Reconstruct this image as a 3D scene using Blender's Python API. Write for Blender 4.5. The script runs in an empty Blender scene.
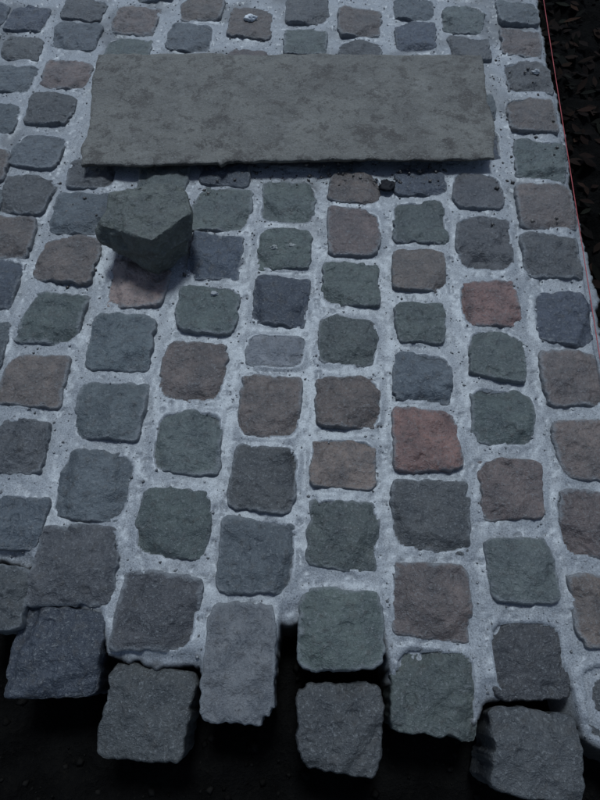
import bpy, math, random
import numpy as np
random.seed(7); rng=np.random.default_rng(11)
S=bpy.context.scene
# ------------------------------------------------------------------ camera model
H=1.10; TH=math.radians(64.0); F=800*26/36.0
def survey(px,py,z=0.0):
    a=(px-300)/F; b=(py-400)/F
    dy=math.cos(TH)-b*math.sin(TH); dz=-math.sin(TH)-b*math.cos(TH)
    t=(z-H)/dz
    return np.array([a*t,dy*t,z])
cam=bpy.data.cameras.new("camera"); co=bpy.data.objects.new("camera",cam); S.collection.objects.link(co)
co.location=(0,0,H); co.rotation_euler=(math.pi/2-TH,0,0)
cam.sensor_fit='VERTICAL'; cam.sensor_height=36; cam.sensor_width=27; cam.lens=26; cam.clip_start=0.01; cam.clip_end=2000
S.camera=co
# ------------------------------------------------------------------ noise
def _h(x,y,z):
    n=(x.astype(np.uint32)*np.uint32(374761393)+y.astype(np.uint32)*np.uint32(668265263)+z.astype(np.uint32)*np.uint32(2147483647))
    n=(n^(n>>np.uint32(13)))*np.uint32(1274126177); n=n^(n>>np.uint32(16)); n=n*np.uint32(2246822519); n=n^(n>>np.uint32(15))
    return n.astype(np.float64)/4294967295.0
def vn(p):
    i=np.floor(p).astype(np.int64); f=p-i; u=f*f*f*(f*(f*6-15)+10); r=0
    for a in (0,1):
        for b in (0,1):
            for c in (0,1):
                w=(u[:,0] if a else 1-u[:,0])*(u[:,1] if b else 1-u[:,1])*(u[:,2] if c else 1-u[:,2])
                r=r+w*_h(i[:,0]+a+5000,i[:,1]+b+5000,i[:,2]+c+5000)
    return r*2-1
def fbm(p,o=4,g=.5):
    r=0;a=1;t=0
    for k in range(o):
        r=r+a*vn(p*(2.03**k)+k*17.3); t+=a; a*=g
    return r/t
def p3(x,y,z=0.0): return np.stack([x,y,np.broadcast_to(z,x.shape)],1)
def sm(x,a,b):
    t=np.clip((x-a)/(b-a),0,1); return t*t*(3-2*t)
def mkmesh(name,V,Fc,attrs=None,mat=None,smooth=True,parent=None):
    me=bpy.data.meshes.new(name)
    V=np.asarray(V,dtype=np.float32); assert np.isfinite(V).all(),name
    Fc=np.asarray(Fc,dtype=np.int32); k=Fc.shape[1]
    me.vertices.add(len(V)); me.vertices.foreach_set("co",V.ravel())
    me.loops.add(Fc.size); me.loops.foreach_set("vertex_index",Fc.ravel())
    me.polygons.add(len(Fc)); me.polygons.foreach_set("loop_start",np.arange(0,Fc.size,k,dtype=np.int32))
    me.polygons.foreach_set("loop_total",np.full(len(Fc),k,dtype=np.int32))
    me.update(calc_edges=True)
    if smooth: me.polygons.foreach_set("use_smooth",np.ones(len(me.polygons),dtype=bool))
    for n,(ty,d) in (attrs or {}).items():
        at=me.attributes.new(n,ty,'POINT'); at.data.foreach_set("color" if ty=='FLOAT_COLOR' else "value",np.asarray(d,dtype=np.float32).ravel())
    ob=bpy.data.objects.new(name,me); S.collection.objects.link(ob)
    if mat: me.materials.append(mat)
    if parent: ob.parent=parent
    return ob
def gridfaces(nx,ny,off=0):
    i=np.arange(ny-1)[:,None]*nx+np.arange(nx-1)[None,:]; i=i.ravel()+off
    return np.stack([i,i+1,i+nx+1,i+nx],1)
# ------------------------------------------------------------------ materials
class M:
    def __init__(s,name):
        s.m=bpy.data.materials.new(name); s.m.use_nodes=True; s.t=s.m.node_tree; s.t.nodes.clear()
        s.o=s.n('ShaderNodeOutputMaterial'); s.b=s.n('ShaderNodeBsdfPrincipled'); s.l(s.b.outputs[0],s.o.inputs[0])
        s.geo=s.n('ShaderNodeNewGeometry')
    def n(s,t): return s.t.nodes.new(t)
    def l(s,a,b): s.t.links.new(a,b)
    def noise(s,sc,det=4,ro=.6,dist=0):
        n=s.n('ShaderNodeTexNoise'); n.inputs['Scale'].default_value=sc; n.inputs['Detail'].default_value=min(det,4); n.inputs['Roughness'].default_value=ro; n.inputs['Distortion'].default_value=dist
        s.l(s.geo.outputs['Position'],n.inputs['Vector']); return n.outputs['Fac']
    def voro(s,sc,out='Distance'):
        n=s.n('ShaderNodeTexVoronoi'); n.inputs['Scale'].default_value=sc; s.l(s.geo.outputs['Position'],n.inputs['Vector']); return n.outputs[out]
    def mr(s,v,a,b,c=0,d=1):
        n=s.n('ShaderNodeMapRange'); n.inputs[1].default_value=a;n.inputs[2].default_value=b;n.inputs[3].default_value=c;n.inputs[4].default_value=d; s.l(v,n.inputs[0]); return n.outputs[0]
    def mix(s,f,a,b,bt='MIX'):
        n=s.n('ShaderNodeMix'); n.data_type='RGBA'; n.blend_type=bt
        for v,i in ((f,0),(a,6),(b,7)):
            if isinstance(v,(int,float)): n.inputs[i].default_value=v
            elif isinstance(v,tuple): n.inputs[i].default_value=(*v,1)
            else: s.l(v,n.inputs[i])
        return n.outputs[2]
    def math(s,op,a,b):
        n=s.n('ShaderNodeMath'); n.operation=op
        for i,v in enumerate((a,b)):
            if isinstance(v,(int,float)): n.inputs[i].default_value=v
            else: s.l(v,n.inputs[i])
        return n.outputs[0]
    def bump(s,lst):
        prev=None
        for v,dist,st in lst:
            n=s.n('ShaderNodeBump'); n.inputs['Distance'].default_value=dist; n.inputs['Strength'].default_value=st
            s.l(v,n.inputs['Height'])
            if prev: s.l(prev,n.inputs['Normal'])
            prev=n.outputs[0]
        s.nrm=prev; s.l(prev,s.b.inputs['Normal'])
    def attr(s,name,out='Color'):
        n=s.n('ShaderNodeAttribute'); n.attribute_name=name; return n.outputs[out]
    def damp(s,w,r,link=True):
        s.b.inputs['Coat Weight'].default_value=w; s.b.inputs['Coat Roughness'].default_value=r; s.b.inputs['Coat IOR'].default_value=1.5
        if link: s.l(s.nrm,s.b.inputs['Coat Normal'])
    def fin(s,col,rough,spec=.5):
        s.l(col,s.b.inputs['Base Color'])
        if isinstance(rough,(int,float)): s.b.inputs['Roughness'].default_value=rough
        else: s.l(rough,s.b.inputs['Roughness'])
        s.b.inputs['Specular IOR Level'].default_value=spec
        return s.m
def mat_stone():
    m=M("sett_stone"); c=m.attr("col")
    n1=m.noise(22,4,.65,.4); n2=m.noise(170,4,.75); n3=m.noise(60,4,.7)
    c=m.mix(m.mr(n1,.3,.7),m.mix(1.0,c,(.58,.60,.63),'MULTIPLY'),m.mix(1.0,c,(1.42,1.37,1.30),'MULTIPLY'))
    c=m.mix(m.mr(n3,.52,.68,0,.55),c,(.045,.038,.032))
    c=m.mix(m.mr(n2,.55,.65,0,.5),c,(.20,.20,.195))
    c=m.mix(m.mr(n2,.34,.42,.6,0),c,(.022,.022,.024))
    c=m.mix(m.mr(m.voro(260),.02,.16,.7,0),c,(.38,.38,.38))
    e=m.attr("edge",'Fac')
    d=m.math('ADD',m.math('MULTIPLY',e,.5),m.math('ADD',m.math('MULTIPLY',n3,.7),m.math('MULTIPLY',m.noise(9,3),.3)))
    c=m.mix(m.mr(d,.80,1.03,0,.7),c,(.19,.195,.20))
    m.bump([(n3,.007,.8),(n2,.0035,1.0)]); m.damp(.35,.38)
    return m.fin(c,m.mr(n1,.3,.7,.40,.62),.5)
def mat_mortar():
    m=M("sand_mortar"); n1=m.noise(5,4,.6); n2=m.noise(330,4,.8); n3=m.noise(40,4,.7)
    c=m.mix(m.mr(n1,.35,.65),(.185,.190,.198),(.245,.25,.258))
    c=m.mix(m.mr(n3,.45,.72,0,.45),c,(.14,.138,.136))
    c=m.mix(m.mr(n2,.50,.66,0,.7),c,(.44,.44,.44))
    c=m.mix(m.mr(n2,.34,.47,.8,0),c,(.060,.060,.063))
    c=m.mix(m.attr("dirt_falloff",'Fac'),c,(.02,.018,.016))
    m.bump([(n3,.0025,.4),(n2,.0020,.9)]); m.damp(.75,.42,False)
    return m.fin(c,m.mr(n3,.3,.7,.45,.62),.7)
def mat_slab():
    m=M("slab_stone"); n1=m.noise(6,4,.7,.6); n2=m.noise(26,4,.8,.3); n3=m.noise(220,4,.75); n4=m.noise(11,4,.75,.2)
    c=m.mix(m.mr(n1,.35,.65),(.098,.090,.078),(.150,.140,.120))
    c=m.mix(m.mr(n2,.53,.61,0,.7),c,(.045,.036,.029))
    c=m.mix(m.mr(n4,.54,.62,0,.75),c,(.048,.039,.032))
    c=m.mix(m.mr(n4,.32,.42,.5,0),c,(.195,.185,.165))
    c=m.mix(m.mr(n3,.55,.66,0,.6),c,(.23,.225,.21))
    c=m.mix(m.mr(n3,.34,.43,.7,0),c,(.028,.028,.028))
    m.bump([(n4,.006,.5),(n2,.007,.8),(n3,.003,.9)])
    return m.fin(c,.6,.45)
def mat_soil():
    m=M("dark_soil"); n1=m.noise(12,4,.7); n2=m.noise(90,4,.75)
    c=m.mix(m.mr(n1,.35,.65),(.0025,.0023,.0022),(.006,.0055,.005)); c=m.mix(m.mr(n2,.55,.75,0,.6),c,(.012,.010,.008))
    m.bump([(n1,.02,.8),(n2,.01,1)])
    return m.fin(c,.95,.03)
def mat_attr(name,rough=.7,spec=.3,v=.5):
    m=M(name); c=m.mix(m.mr(m.noise(120,4,.6),.3,.7,0,v),m.attr("col"),(.015,.012,.01))
    m.bump([(m.noise(300,3,.6),.001,.6)]); return m.fin(c,rough,spec)
MS,MM,MSL,MG=mat_stone(),mat_mortar(),mat_slab(),mat_soil()
# ------------------------------------------------------------------ stones
COL=dict(b=(.066,.078,.086),g=(.066,.080,.074),n=(.100,.076,.068),r=(.145,.078,.066),p=(.195,.145,.125),d=(.036,.044,.062),m=(.165,.17,.176),k=(.056,.056,.058))
ST=[ # cx,cy,w,h,colour
(16,522,56,54,'b'),(20,446,54,56,'k'),(32,380,68,52,'n'),(52,317,62,52,'g'),(67,259,62,46,'n'),(80,212,58,42,'b'),(92,172,50,30,'k'),
(3,598,52,64,'k'),(-20,345,50,52,'b'),(-2,283,40,50,'d'),(10,237,48,42,'n'),(26,195,50,38,'k'),(38,150,50,34,'b'),(50,108,48,32,'k'),(66,74,50,28,'n'),(76,36,46,26,'b'),(84,8,44,22,'k'),
(-22,205,44,36,'b'),(-14,165,44,32,'n'),(-4,118,44,30,'b'),(14,78,40,26,'b'),(22,48,40,22,'k'),(27,18,42,24,'d'),
(138,281,60,50,'p'),(121,342,66,56,'b'),(110,410,70,58,'b'),(93,485,78,70,'b'),(75,565,84,82,'k'),(53,652,92,90,'d'),(142,228,56,42,'k'),
(222,208,60,44,'g'),(216,256,54,44,'d'),(208,309,62,50,'g'),(193,371,66,60,'n'),(187,441,70,64,'g'),(173,523,76,70,'g'),(157,612,84,80,'k'),(143,714,90,98,'k'),
(288,202,56,42,'g'),(284,249,56,40,'g'),(281,300,56,50,'d'),(275,350,60,34,'m'),(270,407,62,62,'n'),(264,478,68,66,'k'),(257,556,78,76,'b'),(239,663,72,122,'m'),
(355,187,52,30,'n'),(354,232,54,46,'n'),(350,283,58,42,'g'),(348,341,60,48,'g'),(348,402,66,52,'n'),(343,463,66,50,'p'),(343,535,72,72,'g'),(341,629,86,82,'g'),(341,729,88,94,'k'),
(420,181,50,28,'d'),(420,221,54,42,'g'),(419,269,54,42,'n'),(420,323,50,42,'g'),(423,377,58,50,'b'),(427,440,70,62,'r'),(431,516,78,72,'k'),(431,601,78,76,'n'),(437,692,88,92,'g'),
(478,190,50,36,'k'),(485,243,56,56,'k'),(490,303,60,44,'r'),(497,355,56,48,'g'),(503,416,64,58,'g'),(512,489,64,62,'n'),(521,570,68,66,'g'),(531,659,78,82,'k'),(537,755,88,92,'k'),
(541,159,52,42,'g'),(546,206,58,44,'n'),(552,256,60,44,'k'),(565,318,60,54,'d'),(573,378,62,56,'n'),(586,450,60,60,'n'),(594,524,70,70,'n'),(612,612,76,74,'n'),(628,705,86,86,'k'),
(135,20,46,28,'n'),(128,49,46,22,'g'),(190,36,46,28,'b'),(202,8,44,24,'n'),(251,22,44,30,'n'),(307,9,44,26,'k'),(305,42,44,24,'g'),(360,22,44,28,'n'),(360,50,44,20,'k'),(413,8,42,22,'b'),(416,36,42,30,'d'),(463,18,42,28,'g'),(470,48,42,24,'k'),(518,12,42,24,'b'),(521,42,42,26,'n'),(528,76,46,32,'k'),(532,114,50,34,'n')]
yaw=math.atan2((381-300)/F, math.cos(TH)+(1203/F)*math.sin(TH))
cd=np.array([math.sin(yaw),math.cos(yaw)]); cr=np.array([cd[1],-cd[0]])
stones=[]
for cx,cy,w,h,c in ST:
    zt=.012
    C=survey(cx,cy,zt); L=survey(cx-w/2,cy,zt); R=survey(cx+w/2,cy,zt); T=survey(cx,cy-h/2,zt); B=survey(cx,cy+h/2,zt)
    m=(T+B)/2
    stones.append(dict(x=C[0],y=m[1],a=(R[0]-L[0])/2,b=(T[1]-B[1])/2,c=c,r=-yaw+random.gauss(0,.04),free=(cy+h/2>690),hi=True))
vis=np.array([[s['x'],s['y']] for s in stones])
# lattice continues the paving outside the surveyed part
ucols={}
for x500 in (-160,-75,10,95,178,263,343,430,512,592): 
    p=survey(x500,500)[:2]; ucols[x500]=p@cr
us=sorted(ucols.values()); pit=(us[-1]-us[0])/(len(us)-1)
us=[us[0]-pit*k for k in range(6,0,-1)]+us
fl=survey(0,545)[:2]@cd
for k,u in enumerate(us):
    w=fl-.02+ (k%2)*.07
    while w<4.2:
        w+=.143+random.uniform(-.008,.012)
        P=u*cr+w*cd
        if P[1]>4.0: break
        q=np.hypot(vis[:,0]-P[0],vis[:,1]-P[1]).min()
        if q<.125: continue
        stones.append(dict(x=P[0]+random.gauss(0,.004),y=P[1],a=random.uniform(.060,.068),b=random.uniform(.054,.062),c=random.choice('bgnkbgnkdn'),r=-yaw+random.gauss(0,.05),free=False,hi=False))
def rot(x,y,r): return x*math.cos(r)-y*math.sin(r), x*math.sin(r)+y*math.cos(r)
Vs=[];Fs=[];Cs=[];Es=[];off=0
for si,s in enumerate(stones):
    near=s['hi']; n=(81 if near else 31)
    g=np.linspace(-1,1,n); A,B=np.meshgrid(g,g); A=A.ravel();B=B.ravel()
    r=np.maximum(np.abs(A),np.abs(B)); rr=np.maximum(r,1e-6); qa=A/rr; qb=B/rr; z0=r<1e-6; qa[z0]=1
    pw=random.uniform(5,11); k=(np.abs(qa)**pw+np.abs(qb)**pw)**(-1/pw)
    sx=random.uniform(-.06,.06); sy_=random.uniform(-.06,.06)
    ox=qa*k*(1+sx*qb)*s['a']; oy=qb*k*(1+sy_*qa)*s['b']
    sd=si*3.71
    wob=1+.05*fbm(p3(ox*20+sd,oy*20+sd*.7,sd),2)+.06*fbm(p3(ox*60+sd,oy*60,sd),3)-.18*np.maximum(0,fbm(p3(ox*38+sd,oy*38,sd+5),2)-.22)
    ox*=wob*1.01; oy*=wob*1.01
    t1=.78
    R=np.where(r<t1, r/t1*.95, np.where(r<.88,.95+.05*np.sin((r-t1)/(.88-t1)*math.pi/2),1.0-.04*sm(r,.88,1)))
    er=.004+.005*random.random()
    Z=np.where(r<t1,0,np.where(r<.88,-er*(1-np.cos(np.clip((r-t1)/(.88-t1),0,1)*math.pi/2)),-er-(r-.88)/.12*(.125)))
    x=ox*R;y=oy*R
    top=np.full_like(x,.002)
    for _ in range(2):
        an=random.uniform(0,2*math.pi); sl=random.uniform(.02,.13)
        top=np.minimum(top,.004-sl*(x*math.cos(an)+y*math.sin(an)))
    for _ in range(random.choice([1,2,3,3])):
        an=random.uniform(0,2*math.pi); sl=random.uniform(.25,.7); dd=random.uniform(.032,.058)
        pl=.002-sl*((x*math.cos(an)+y*math.sin(an))-dd)+.005*fbm(p3(x*30+sd,y*30,sd+an),2)
        hh=np.clip(.5+.5*(top-pl)/.003,0,1); top=top*(1-hh)+pl*hh-.003*hh*(1-hh)
    top=np.maximum(top,-.010+.003*fbm(p3(x*40+sd,y*40,sd),2))
    tm=1-sm(r,.84,.95)
    if s['c']=='m': top*=.3
    st_=random.uniform(.7,1.5)
    nz=.0062*fbm(p3(x*20+sd,y*20,sd),2)*st_+.0026*fbm(p3(x*70+sd,y*70,sd),3)-.0030*np.abs(fbm(p3(x*26,y*26+sd,sd),2))*st_-.012*np.clip(fbm(p3(x*42+sd,y*42,sd+3),2)-.32,0,.2)
    Z=Z+top*tm+nz*(.35+.65*tm)-.002*(R**2)*tm
    base=random.uniform(.013,.019)
    if s['c']=='m': base=.014 if s['free'] else .010
    elif s['free']: base-=random.uniform(.0,.025)
    side=sm(r,.86,.95); dn=.006*fbm(np.stack([x*30+sd,y*30,Z*30],1),4)
    x=x+qa*dn*side; y=y+qb*dn*side
    X,Y=rot(x,y,s['r'])
    Vs.append(np.stack([X+s['x'],Y+s['y'],Z+base],1)); Fs.append(gridfaces(n,n,off)); off+=n*n
    c=np.array(COL[s['c']])*random.uniform(.78,1.2)*np.array([random.uniform(.97,1.03) for _ in range(3)])
    if s['free'] : c=c*.72  # front stones' colour darkened to imitate the light falling off there
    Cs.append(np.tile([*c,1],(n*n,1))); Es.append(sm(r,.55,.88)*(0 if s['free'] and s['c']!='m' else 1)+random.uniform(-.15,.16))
mkmesh("cobblestone_pavement",np.concatenate(Vs),np.concatenate(Fs),{"col":('FLOAT_COLOR',np.concatenate(Cs)),"edge":('FLOAT',np.concatenate(Es))},MS)
# ------------------------------------------------------------------ mortar bed
def axis(a,b,fa,fb,fine,coarse):
    L=[np.arange(a,fa,coarse),np.arange(fa,fb,fine),np.arange(fb,b+coarse,coarse)]
    return np.concatenate(L)
xs=axis(-2.3,1.3,-1.15,1.05,.0038,.02); ys=axis(-.45,4.1,-.3,2.15,.0038,.02)
X,Y=np.meshgrid(xs,ys); nx,ny=len(xs),len(ys); x=X.ravel();y=Y.ravel()
edge_pts=[(-900,520),(-300,540),(0,556),(28,570),(34,604),(98,612),(106,655),(150,664),(198,668),(206,700),(272,692),(281,622),(300,615),(382,635),(391,680),(478,722),(488,700),(572,690),(582,735),(640,760)]
E=np.array([survey(a,b)[:2] for a,b in edge_pts]); E=E[np.argsort(E[:,0])]
yf=np.interp(x,E[:,0],E[:,1])
wob=.012*fbm(p3(x*14,y*14),3)+.006*fbm(p3(x*60,y*60),3)
df=yf-y+wob*1.3
ue=(survey(592,500)[:2]@cr)+.088
du=(x*cr[0]+y*cr[1])-ue+wob*1.2
d=np.maximum(df,du)
men=np.zeros_like(x); inside=np.zeros_like(x,dtype=bool)
MEN=men.reshape(ny,nx); INS=inside.reshape(ny,nx)
for s in stones:
    i0,i1=np.searchsorted(xs,[s['x']-.13,s['x']+.13]); j0,j1=np.searchsorted(ys,[s['y']-.16,s['y']+.16])
    if i1<=i0 or j1<=j0: continue
    gx=X[j0:j1,i0:i1]-s['x']; gy=Y[j0:j1,i0:i1]-s['y']; cx,cy=rot(gx,gy,-s['r'])
    k=((np.abs(cx)/s['a'])**5+(np.abs(cy)/s['b'])**5)**.2
    dist=(k-1)*.065
    MEN[j0:j1,i0:i1]=np.maximum(MEN[j0:j1,i0:i1],np.exp(-np.clip(dist,0,1)/.009)); INS[j0:j1,i0:i1]|=dist<-.008
top=.003*fbm(p3(x*5,y*5),2)+.0014*fbm(p3(x*30,y*30,3.),2)+.0008*fbm(p3(x*110,y*110,7.),2)+.004
top+= MEN.ravel()*(.0015+.005*fbm(p3(x*16,y*16,9.),2)) 
pit_=np.maximum(0,fbm(p3(x*80,y*80,20.),2)-.44)*.012; top-=pit_
top=np.where(INS.ravel(),np.minimum(top,.004)-.012,top)
slump=-.012*sm(d,-.04,0)
z=top+slump; z=z*(1-sm(d,0,.02))+(-.20)*sm(d,0,.02)
dirt_falloff=np.clip(sm(d,-.012,.004)+.6*sm(fbm(p3(x*9,y*9,40.),3),.05,.5)*sm(y,.75,1.2),0,1)  # broken edge darkened; far dirt patches also paint in the light's falloff
mkmesh("mortar_bed",np.stack([x,y,z],1),gridfaces(nx,ny),{"dirt_falloff":('FLOAT',dirt_falloff)},MM)
# ------------------------------------------------------------------ ground
def ax2(a,b,f):
    c=np.arange(a,b,f); o=[];v=b;st=f
    while v<400: st*=1.5; v+=st; o.append(v)
    lo=[];v=a;st=f
    while v>-400: st*=1.5; v-=st; lo.append(v)
    return np.concatenate([lo[::-1],c,o])
gx=ax2(-1.4,1.8,.012); gy=ax2(-.6,2.6,.012); GX,GY=np.meshgrid(gx,gy); a=GX.ravel();b=GY.ravel()
gz=-.135+.03*fbm(p3(a*5,b*5,1.),3)+.02*fbm(p3(a*22,b*22,2.),4)
inP=sm((a*cr[0]+b*cr[1])-ue,.0,.08); gz=gz+inP*.045
mkmesh("ground",np.stack([a,b,gz],1),gridfaces(len(gx),len(gy)),None,MG)
# ------------------------------------------------------------------ slab
zt=.046
c4=[survey(81,163,zt)[:2],survey(497,157,zt)[:2],survey(481,54,zt)[:2],survey(97,53,zt)[:2]]
nu,nv=341,151
u,v=np.meshgrid(np.linspace(0,1,nu),np.linspace(0,1,nv)); u=u.ravel();v=v.ravel()
P=(np.outer((1-u)*(1-v),c4[0])+np.outer(u*(1-v),c4[1])+np.outer(u*v,c4[2])+np.outer((1-u)*v,c4[3]))
bd=np.minimum(np.minimum(u,1-u)*1.13,np.minimum(v,1-v)*.43)
cen=P.mean(0); wv=.007*fbm(p3(P[:,0]*7,P[:,1]*7,4.),3)+.004*fbm(p3(P[:,0]*45,P[:,1]*45,4.),3)
bm=np.exp(-bd/.010)
P[:,1]+=wv*bm*1.0; P[:,0]+=.016*fbm(p3(P[:,0]*9,P[:,1]*9,14.),4)*bm
P[:,1]-=np.exp(-((u-.335)/.008)**2)*np.exp(-v/.01)*.012
P[:,1]-=(u<.335)*np.exp(-v/.01)*.004
zz=zt+.003*fbm(p3(P[:,0]*8,P[:,1]*8,5.),4)+.0040*fbm(p3(P[:,0]*30,P[:,1]*30,5.),4)-.003*np.exp(-bd/.004)
topv=np.stack([P[:,0],P[:,1],zz],1)
thick=.014
ring=[j for j in range(nu)]+[i*nu+nu-1 for i in range(1,nv)]+[ (nv-1)*nu+j for j in range(nu-2,-1,-1)]+[i*nu for i in range(nv-2,0,-1)]
rv=topv[ring]; nr=len(ring); layers=[]
for q in (1,2,3,4,5):
    t=q/5; L=rv.copy(); L[:,2]=rv[:,2]*(1-t)+(zt-thick+.003*fbm(p3(rv[:,0]*10,rv[:,1]*10,6.),3))*t
    nn=.002*fbm(np.stack([L[:,0]*50,L[:,1]*50,L[:,2]*50],1),3); L[:,1]+=nn+.004*t*(L[:,1]<cen[1]); 
    if q==5: L[:,:2]=cen+(L[:,:2]-cen)*.988
    layers.append(L)
V=np.concatenate([topv]+layers+[np.array([[cen[0],cen[1],zt-thick]])]); Fq=list(map(tuple,gridfaces(nu,nv)))
base0=nu*nv; prev=ring
for q in range(5):
    cur=[base0+q*nr+i for i in range(nr)]
    for i in range(nr): Fq.append((prev[i],cur[i],cur[(i+1)%nr],prev[(i+1)%nr]))
    prev=cur
ci=len(V)-1
for i in range(0,nr-1,2): Fq.append((prev[(i+2)%nr],prev[i+1],prev[i],ci))
mkmesh("stone_slab",V,np.array(Fq),None,MSL)
# ------------------------------------------------------------------ loose cobblestone
import bmesh
pts=[survey(*p) for p in [(110,193,.135),(150,181,.150),(185,188,.145),(191,212,.135),(152,240,.14),(102,226,.125),
     (98,232,.095),(191,232,.09),(187,254,.04),(160,276,.020),(133,255,.035),(103,243,.08),(178,200,.018),(122,205,.03),(150,195,.018),(190,222,.04)]]
bm_=bmesh.new(); vs=[bm_.verts.new(p) for p in pts]; r_=bmesh.ops.convex_hull(bm_,input=vs)
bmesh.ops.delete(bm_,geom=list({e for e in r_['geom_interior']+r_['geom_unused'] if isinstance(e,bmesh.types.BMVert)}),context='VERTS')
bmesh.ops.triangulate(bm_,faces=bm_.faces)
for _ in range(6):
    le=[e for e in bm_.edges if e.calc_length()>.0035]
    if le: bmesh.ops.subdivide_edges(bm_,edges=le,cuts=1)
    bmesh.ops.triangulate(bm_,faces=[f for f in bm_.faces if len(f.verts)>3])
for _ in range(3): bmesh.ops.smooth_vert(bm_,verts=bm_.verts,factor=.5,use_axis_x=True,use_axis_y=True,use_axis_z=True)
bm_.normal_update()
vc=np.array([v.co[:] for v in bm_.verts]); vnm=np.array([v.normal[:] for v in bm_.verts])
disp=.007*fbm(vc*20+3,2)+.0025*fbm(vc*70,3)-.010*np.abs(fbm(vc*18+9,2))-.02*np.clip(fbm(vc*30+5,2)-.3,0,.25)
vc=vc+vnm*(disp+.004)[:,None]
for v,c in zip(bm_.verts,vc): v.co=c
me=bpy.data.meshes.new("loose_cobblestone"); bm_.to_mesh(me); bm_.free()
me.polygons.foreach_set("use_smooth",np.ones(len(me.polygons),dtype=bool))
n=len(me.vertices); at=me.attributes.new("col",'FLOAT_COLOR','POINT'); at.data.foreach_set("color",np.tile([.074,.082,.070,1],(n,1)).astype(np.float32).ravel())
at=me.attributes.new("edge",'FLOAT','POINT'); at.data.foreach_set("value",np.full(n,.1,dtype=np.float32))
me.materials.append(MS); lo=bpy.data.objects.new("loose_cobblestone",me); S.collection.objects.link(lo)
# ------------------------------------------------------------------ small chunks
OC=np.array([(1,0,0),(-1,0,0),(0,1,0),(0,-1,0),(0,0,1),(0,0,-1)],float); OF=np.array([(0,2,4),(2,1,4),(1,3,4),(3,0,4),(2,0,5),(1,2,5),(3,1,5),(0,3,5)])
def chunks(name,items,mat,flat=.7):
    V=[];Fa=[];C=[]
    for k,(p,r,c) in enumerate(items):
        o=OC*(1+rng.uniform(-.35,.35,(6,1)))*r; o[:,2]*=flat; an=rng.uniform(0,6.28); X_=o[:,0]*math.cos(an)-o[:,1]*math.sin(an);Y_=o[:,0]*math.sin(an)+o[:,1]*math.cos(an)
        o=np.stack([X_,Y_,o[:,2]],1)+rng.uniform(-.2,.2,(6,3))*r
        V.append(o+p); Fa.append(OF+6*k); C.append(np.tile([*c,1],(6,1)))
    return mkmesh(name,np.concatenate(V),np.concatenate(Fa),{"col":('FLOAT_COLOR',np.concatenate(C))},mat,False)
MC=mat_attr("crumb",.5,.6,.2)
ZZ=z.reshape(ny,nx); D=d.reshape(ny,nx); items=[]
while len(items)<10000:
    px=rng.uniform(-1.1,1.0); py=rng.uniform(-.2,2.1); i=np.searchsorted(xs,px); j=np.searchsorted(ys,py)
    if i>=nx or j>=ny or INS[j,i] or D[j,i]>-.004: continue
    r=.0008+.0026*rng.random()**5; g=rng.choice([.09,.14,.22,.36,.28]); items.append((np.array([px,py,ZZ[j,i]+r*.3]),r,(g,g*1.0,g*1.0)))
chunks("mortar_crumbs",items,MC)
items=[]
for _ in range(520):
    q=rng.random()
    if q<.5: p=survey(rng.uniform(205,450),rng.uniform(162,190),.0)
    elif q<.75: p=survey(rng.uniform(60,220),rng.uniform(180,290),.0)
    else: p=survey(rng.uniform(490,560),rng.uniform(60,240),.0)
    r=.0015+.005*rng.random()**4; i=min(np.searchsorted(xs,p[0]),nx-1); j=min(np.searchsorted(ys,p[1]),ny-1)
    p[2]=(.014 if INS[j,i] else ZZ[j,i])+r*.3; g=rng.choice([.03,.05,.10]); items.append((p,r,(g*1.2,g,g*.85)))
chunks("rubble",items,MC)
items=[]
for _ in range(1500):
    if rng.random()<.4: p=survey(rng.uniform(-100,700),rng.uniform(600,860),-.12)
    else:
        w=rng.uniform(-.2,2.6); u_=ue+rng.uniform(.02,.5); q=u_*cr+w*cd; p=np.array([q[0],q[1],-.09])
    i=min(np.searchsorted(gx,p[0]),len(gx)-1); j=min(np.searchsorted(gy,p[1]),len(gy)-1); r=.002+.010*rng.random()**3
    p[2]=gz.reshape(len(gy),len(gx))[j,i]+r*.2; g=rng.uniform(.003,.009); items.append((p,r,(g*1.1,g,g*.9)))
chunks("soil_clods",items,mat_attr("clod",.9,.03,.2))
def blob(name,px,py,rx,ry,rz,z0,col,mat):
    p=survey(px,py,z0); nu_,nv_=33,17; V=[];
    uu,vv=np.meshgrid(np.linspace(0,2*math.pi,nu_),np.linspace(0,math.pi,nv_)); uu=uu.ravel();vv=vv.ravel()
    o=np.stack([np.sin(vv)*np.cos(uu),np.sin(vv)*np.sin(uu),np.cos(vv)],1); f=1+.7*fbm(o*1.9+px,3); o=o*f[:,None]*np.array([rx,ry,rz])+p
    return mkmesh(name,o,gridfaces(nu_,nv_),{"col":('FLOAT_COLOR',np.tile([*col,1],(len(o),1)))},mat)
MW=mat_attr("lime",.8,.2,.1)
blob("lime_spot",250,18,.018,.013,.009,.016,(.60,.60,.60),MW)
blob("lime_spot",274,248,.009,.006,.006,.015,(.30,.30,.28),MW); blob("lime_spot",291,246,.013,.006,.006,.015,(.30,.30,.28),MW)
blob("lime_spot",214,294,.010,.007,.006,.014,(.30,.30,.30),MW); blob("lime_spot",536,72,.011,.008,.006,.015,(.35,.35,.35),MW)
blob("dark_pebble",387,186,.018,.018,.007,.015,(.006,.006,.008),mat_attr("pebble_dark",.7,.2,.1))
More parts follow.
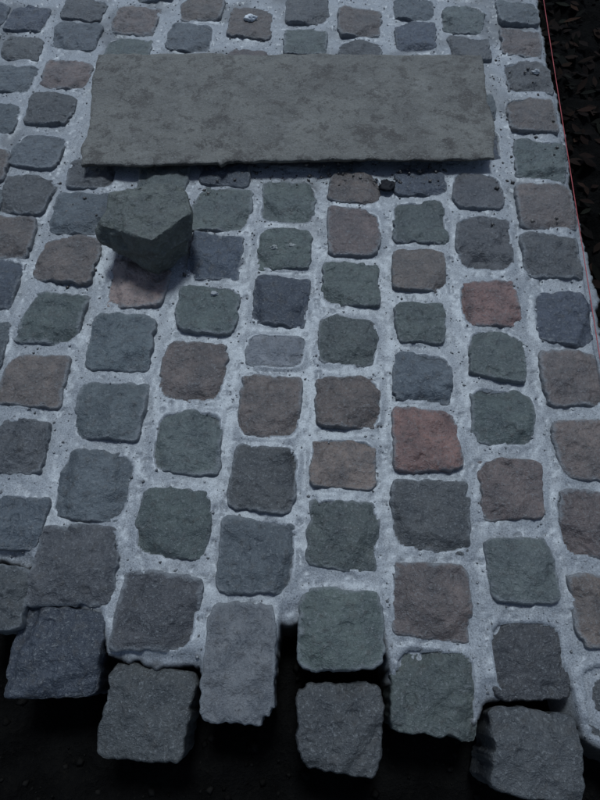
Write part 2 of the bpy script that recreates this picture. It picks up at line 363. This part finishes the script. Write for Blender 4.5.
# ------------------------------------------------------------------ leaves
V=[];Fa=[];C=[]
for k in range(600):
    w=rng.uniform(-.2,2.7); u_=ue+.02+abs(rng.normal(0,.16)); q=u_*cr+w*cd
    i=min(np.searchsorted(gx,q[0]),len(gx)-1); j=min(np.searchsorted(gy,q[1]),len(gy)-1); z0=gz.reshape(len(gy),len(gx))[j,i]+rng.uniform(.003,.02)
    L=rng.uniform(.010,.030); W=L*rng.uniform(.35,.6); an=rng.uniform(0,6.28)
    o=np.array([(-L,0,0),(-L*.3,-W,.25*W),(-L*.3,W,.3*W),(L*.4,-W*.8,.3*W),(L*.4,W*.8,.2*W),(L,0,.1*L),(-L*.3,0,0),(L*.4,0,0)],float); o[:,2]*=rng.uniform(-1.2,1.5)
    tx=rng.normal(0,.35); o[:,2]+=o[:,0]*tx
    X_=o[:,0]*math.cos(an)-o[:,1]*math.sin(an);Y_=o[:,0]*math.sin(an)+o[:,1]*math.cos(an)
    V.append(np.stack([X_+q[0],Y_+q[1],o[:,2]+z0],1)); b0=8*k
    Fa+= [(b0,b0+1,b0+6),(b0,b0+6,b0+2),(b0+1,b0+3,b0+7),(b0+1,b0+7,b0+6),(b0+6,b0+7,b0+4),(b0+6,b0+4,b0+2),(b0+3,b0+5,b0+7),(b0+7,b0+5,b0+4)]
    c=np.array([(.07,.033,.022),(.05,.028,.02),(.10,.05,.03),(.03,.032,.02)][rng.integers(4)])*rng.choice([.05,.08,.12,.25]); C.append(np.tile([*c,1],(8,1)))
mkmesh("leaf_litter",np.concatenate(V),np.array(Fa),{"col":('FLOAT_COLOR',np.concatenate(C))},mat_attr("dead_leaf",.8,.05,.2),False)
# ------------------------------------------------------------------ string line with pins
a0=survey(543,-10,.03); b0=survey(599,345,.03); dr=(b0-a0)/np.linalg.norm(b0-a0)
A0=a0-dr*1.3; B0=b0+dr*.9
e=bpy.data.objects.new("string_line",None); S.collection.objects.link(e)
cu=bpy.data.curves.new("string","CURVE"); cu.dimensions='3D'; cu.bevel_depth=.0010; cu.bevel_resolution=2
sp=cu.splines.new('POLY'); N=40; sp.points.add(N-1)
for i in range(N):
    t=i/(N-1); p=A0*(1-t)+B0*t; sp.points[i].co=(p[0],p[1],.03-.012*4*t*(1-t)*.5,1)
m=M("red_string"); m.bump([(m.noise(900,2),.0005,.5)]); mr=m.fin(m.mix(m.noise(60,2),(.30,.04,.045),(.42,.09,.09)),.6,.3)
cu.materials.append(mr); so=bpy.data.objects.new("string",cu); S.collection.objects.link(so); so.parent=e
mi=M("rusty_pin"); mim=mi.fin(mi.mix(mi.noise(80,4),(.08,.05,.04),(.16,.09,.06)),.7,.4)
for P0 in (A0,B0):
    bpy.ops.mesh.primitive_cone_add(vertices=16,radius1=.004,radius2=.008,depth=.3,location=(P0[0],P0[1],-.05)); o=bpy.context.object; o.name="pin"; o.data.materials.append(mim); o.parent=e
# ------------------------------------------------------------------ light
EL=64; AZ=0
W=bpy.data.worlds.new("World"); S.world=W; W.use_nodes=True; nt=W.node_tree; nt.nodes.clear()
sk=nt.nodes.new('ShaderNodeTexSky'); sk.sky_type='NISHITA'; sk.sun_disc=False; sk.sun_elevation=math.radians(EL); sk.sun_rotation=math.radians(AZ)
bg=nt.nodes.new('ShaderNodeBackground'); bg.inputs[1].default_value=.078; wo=nt.nodes.new('ShaderNodeOutputWorld')
nt.links.new(sk.outputs[0],bg.inputs[0]); nt.links.new(bg.outputs[0],wo.inputs[0])
sl=bpy.data.lights.new("sun",'SUN'); sl.energy=2.5; sl.angle=math.radians(12); sl.color=(.74,.88,1)
sl_o=bpy.data.objects.new("sun",sl); S.collection.objects.link(sl_o)
from mathutils import Vector
dv=Vector((math.sin(math.radians(AZ))*math.cos(math.radians(EL)),math.cos(math.radians(AZ))*math.cos(math.radians(EL)),math.sin(math.radians(EL))))
sl_o.rotation_euler=dv.to_track_quat('Z','Y').to_euler()
S.view_settings.view_transform='Standard'; S.view_settings.look='None'; S.view_settings.exposure=0
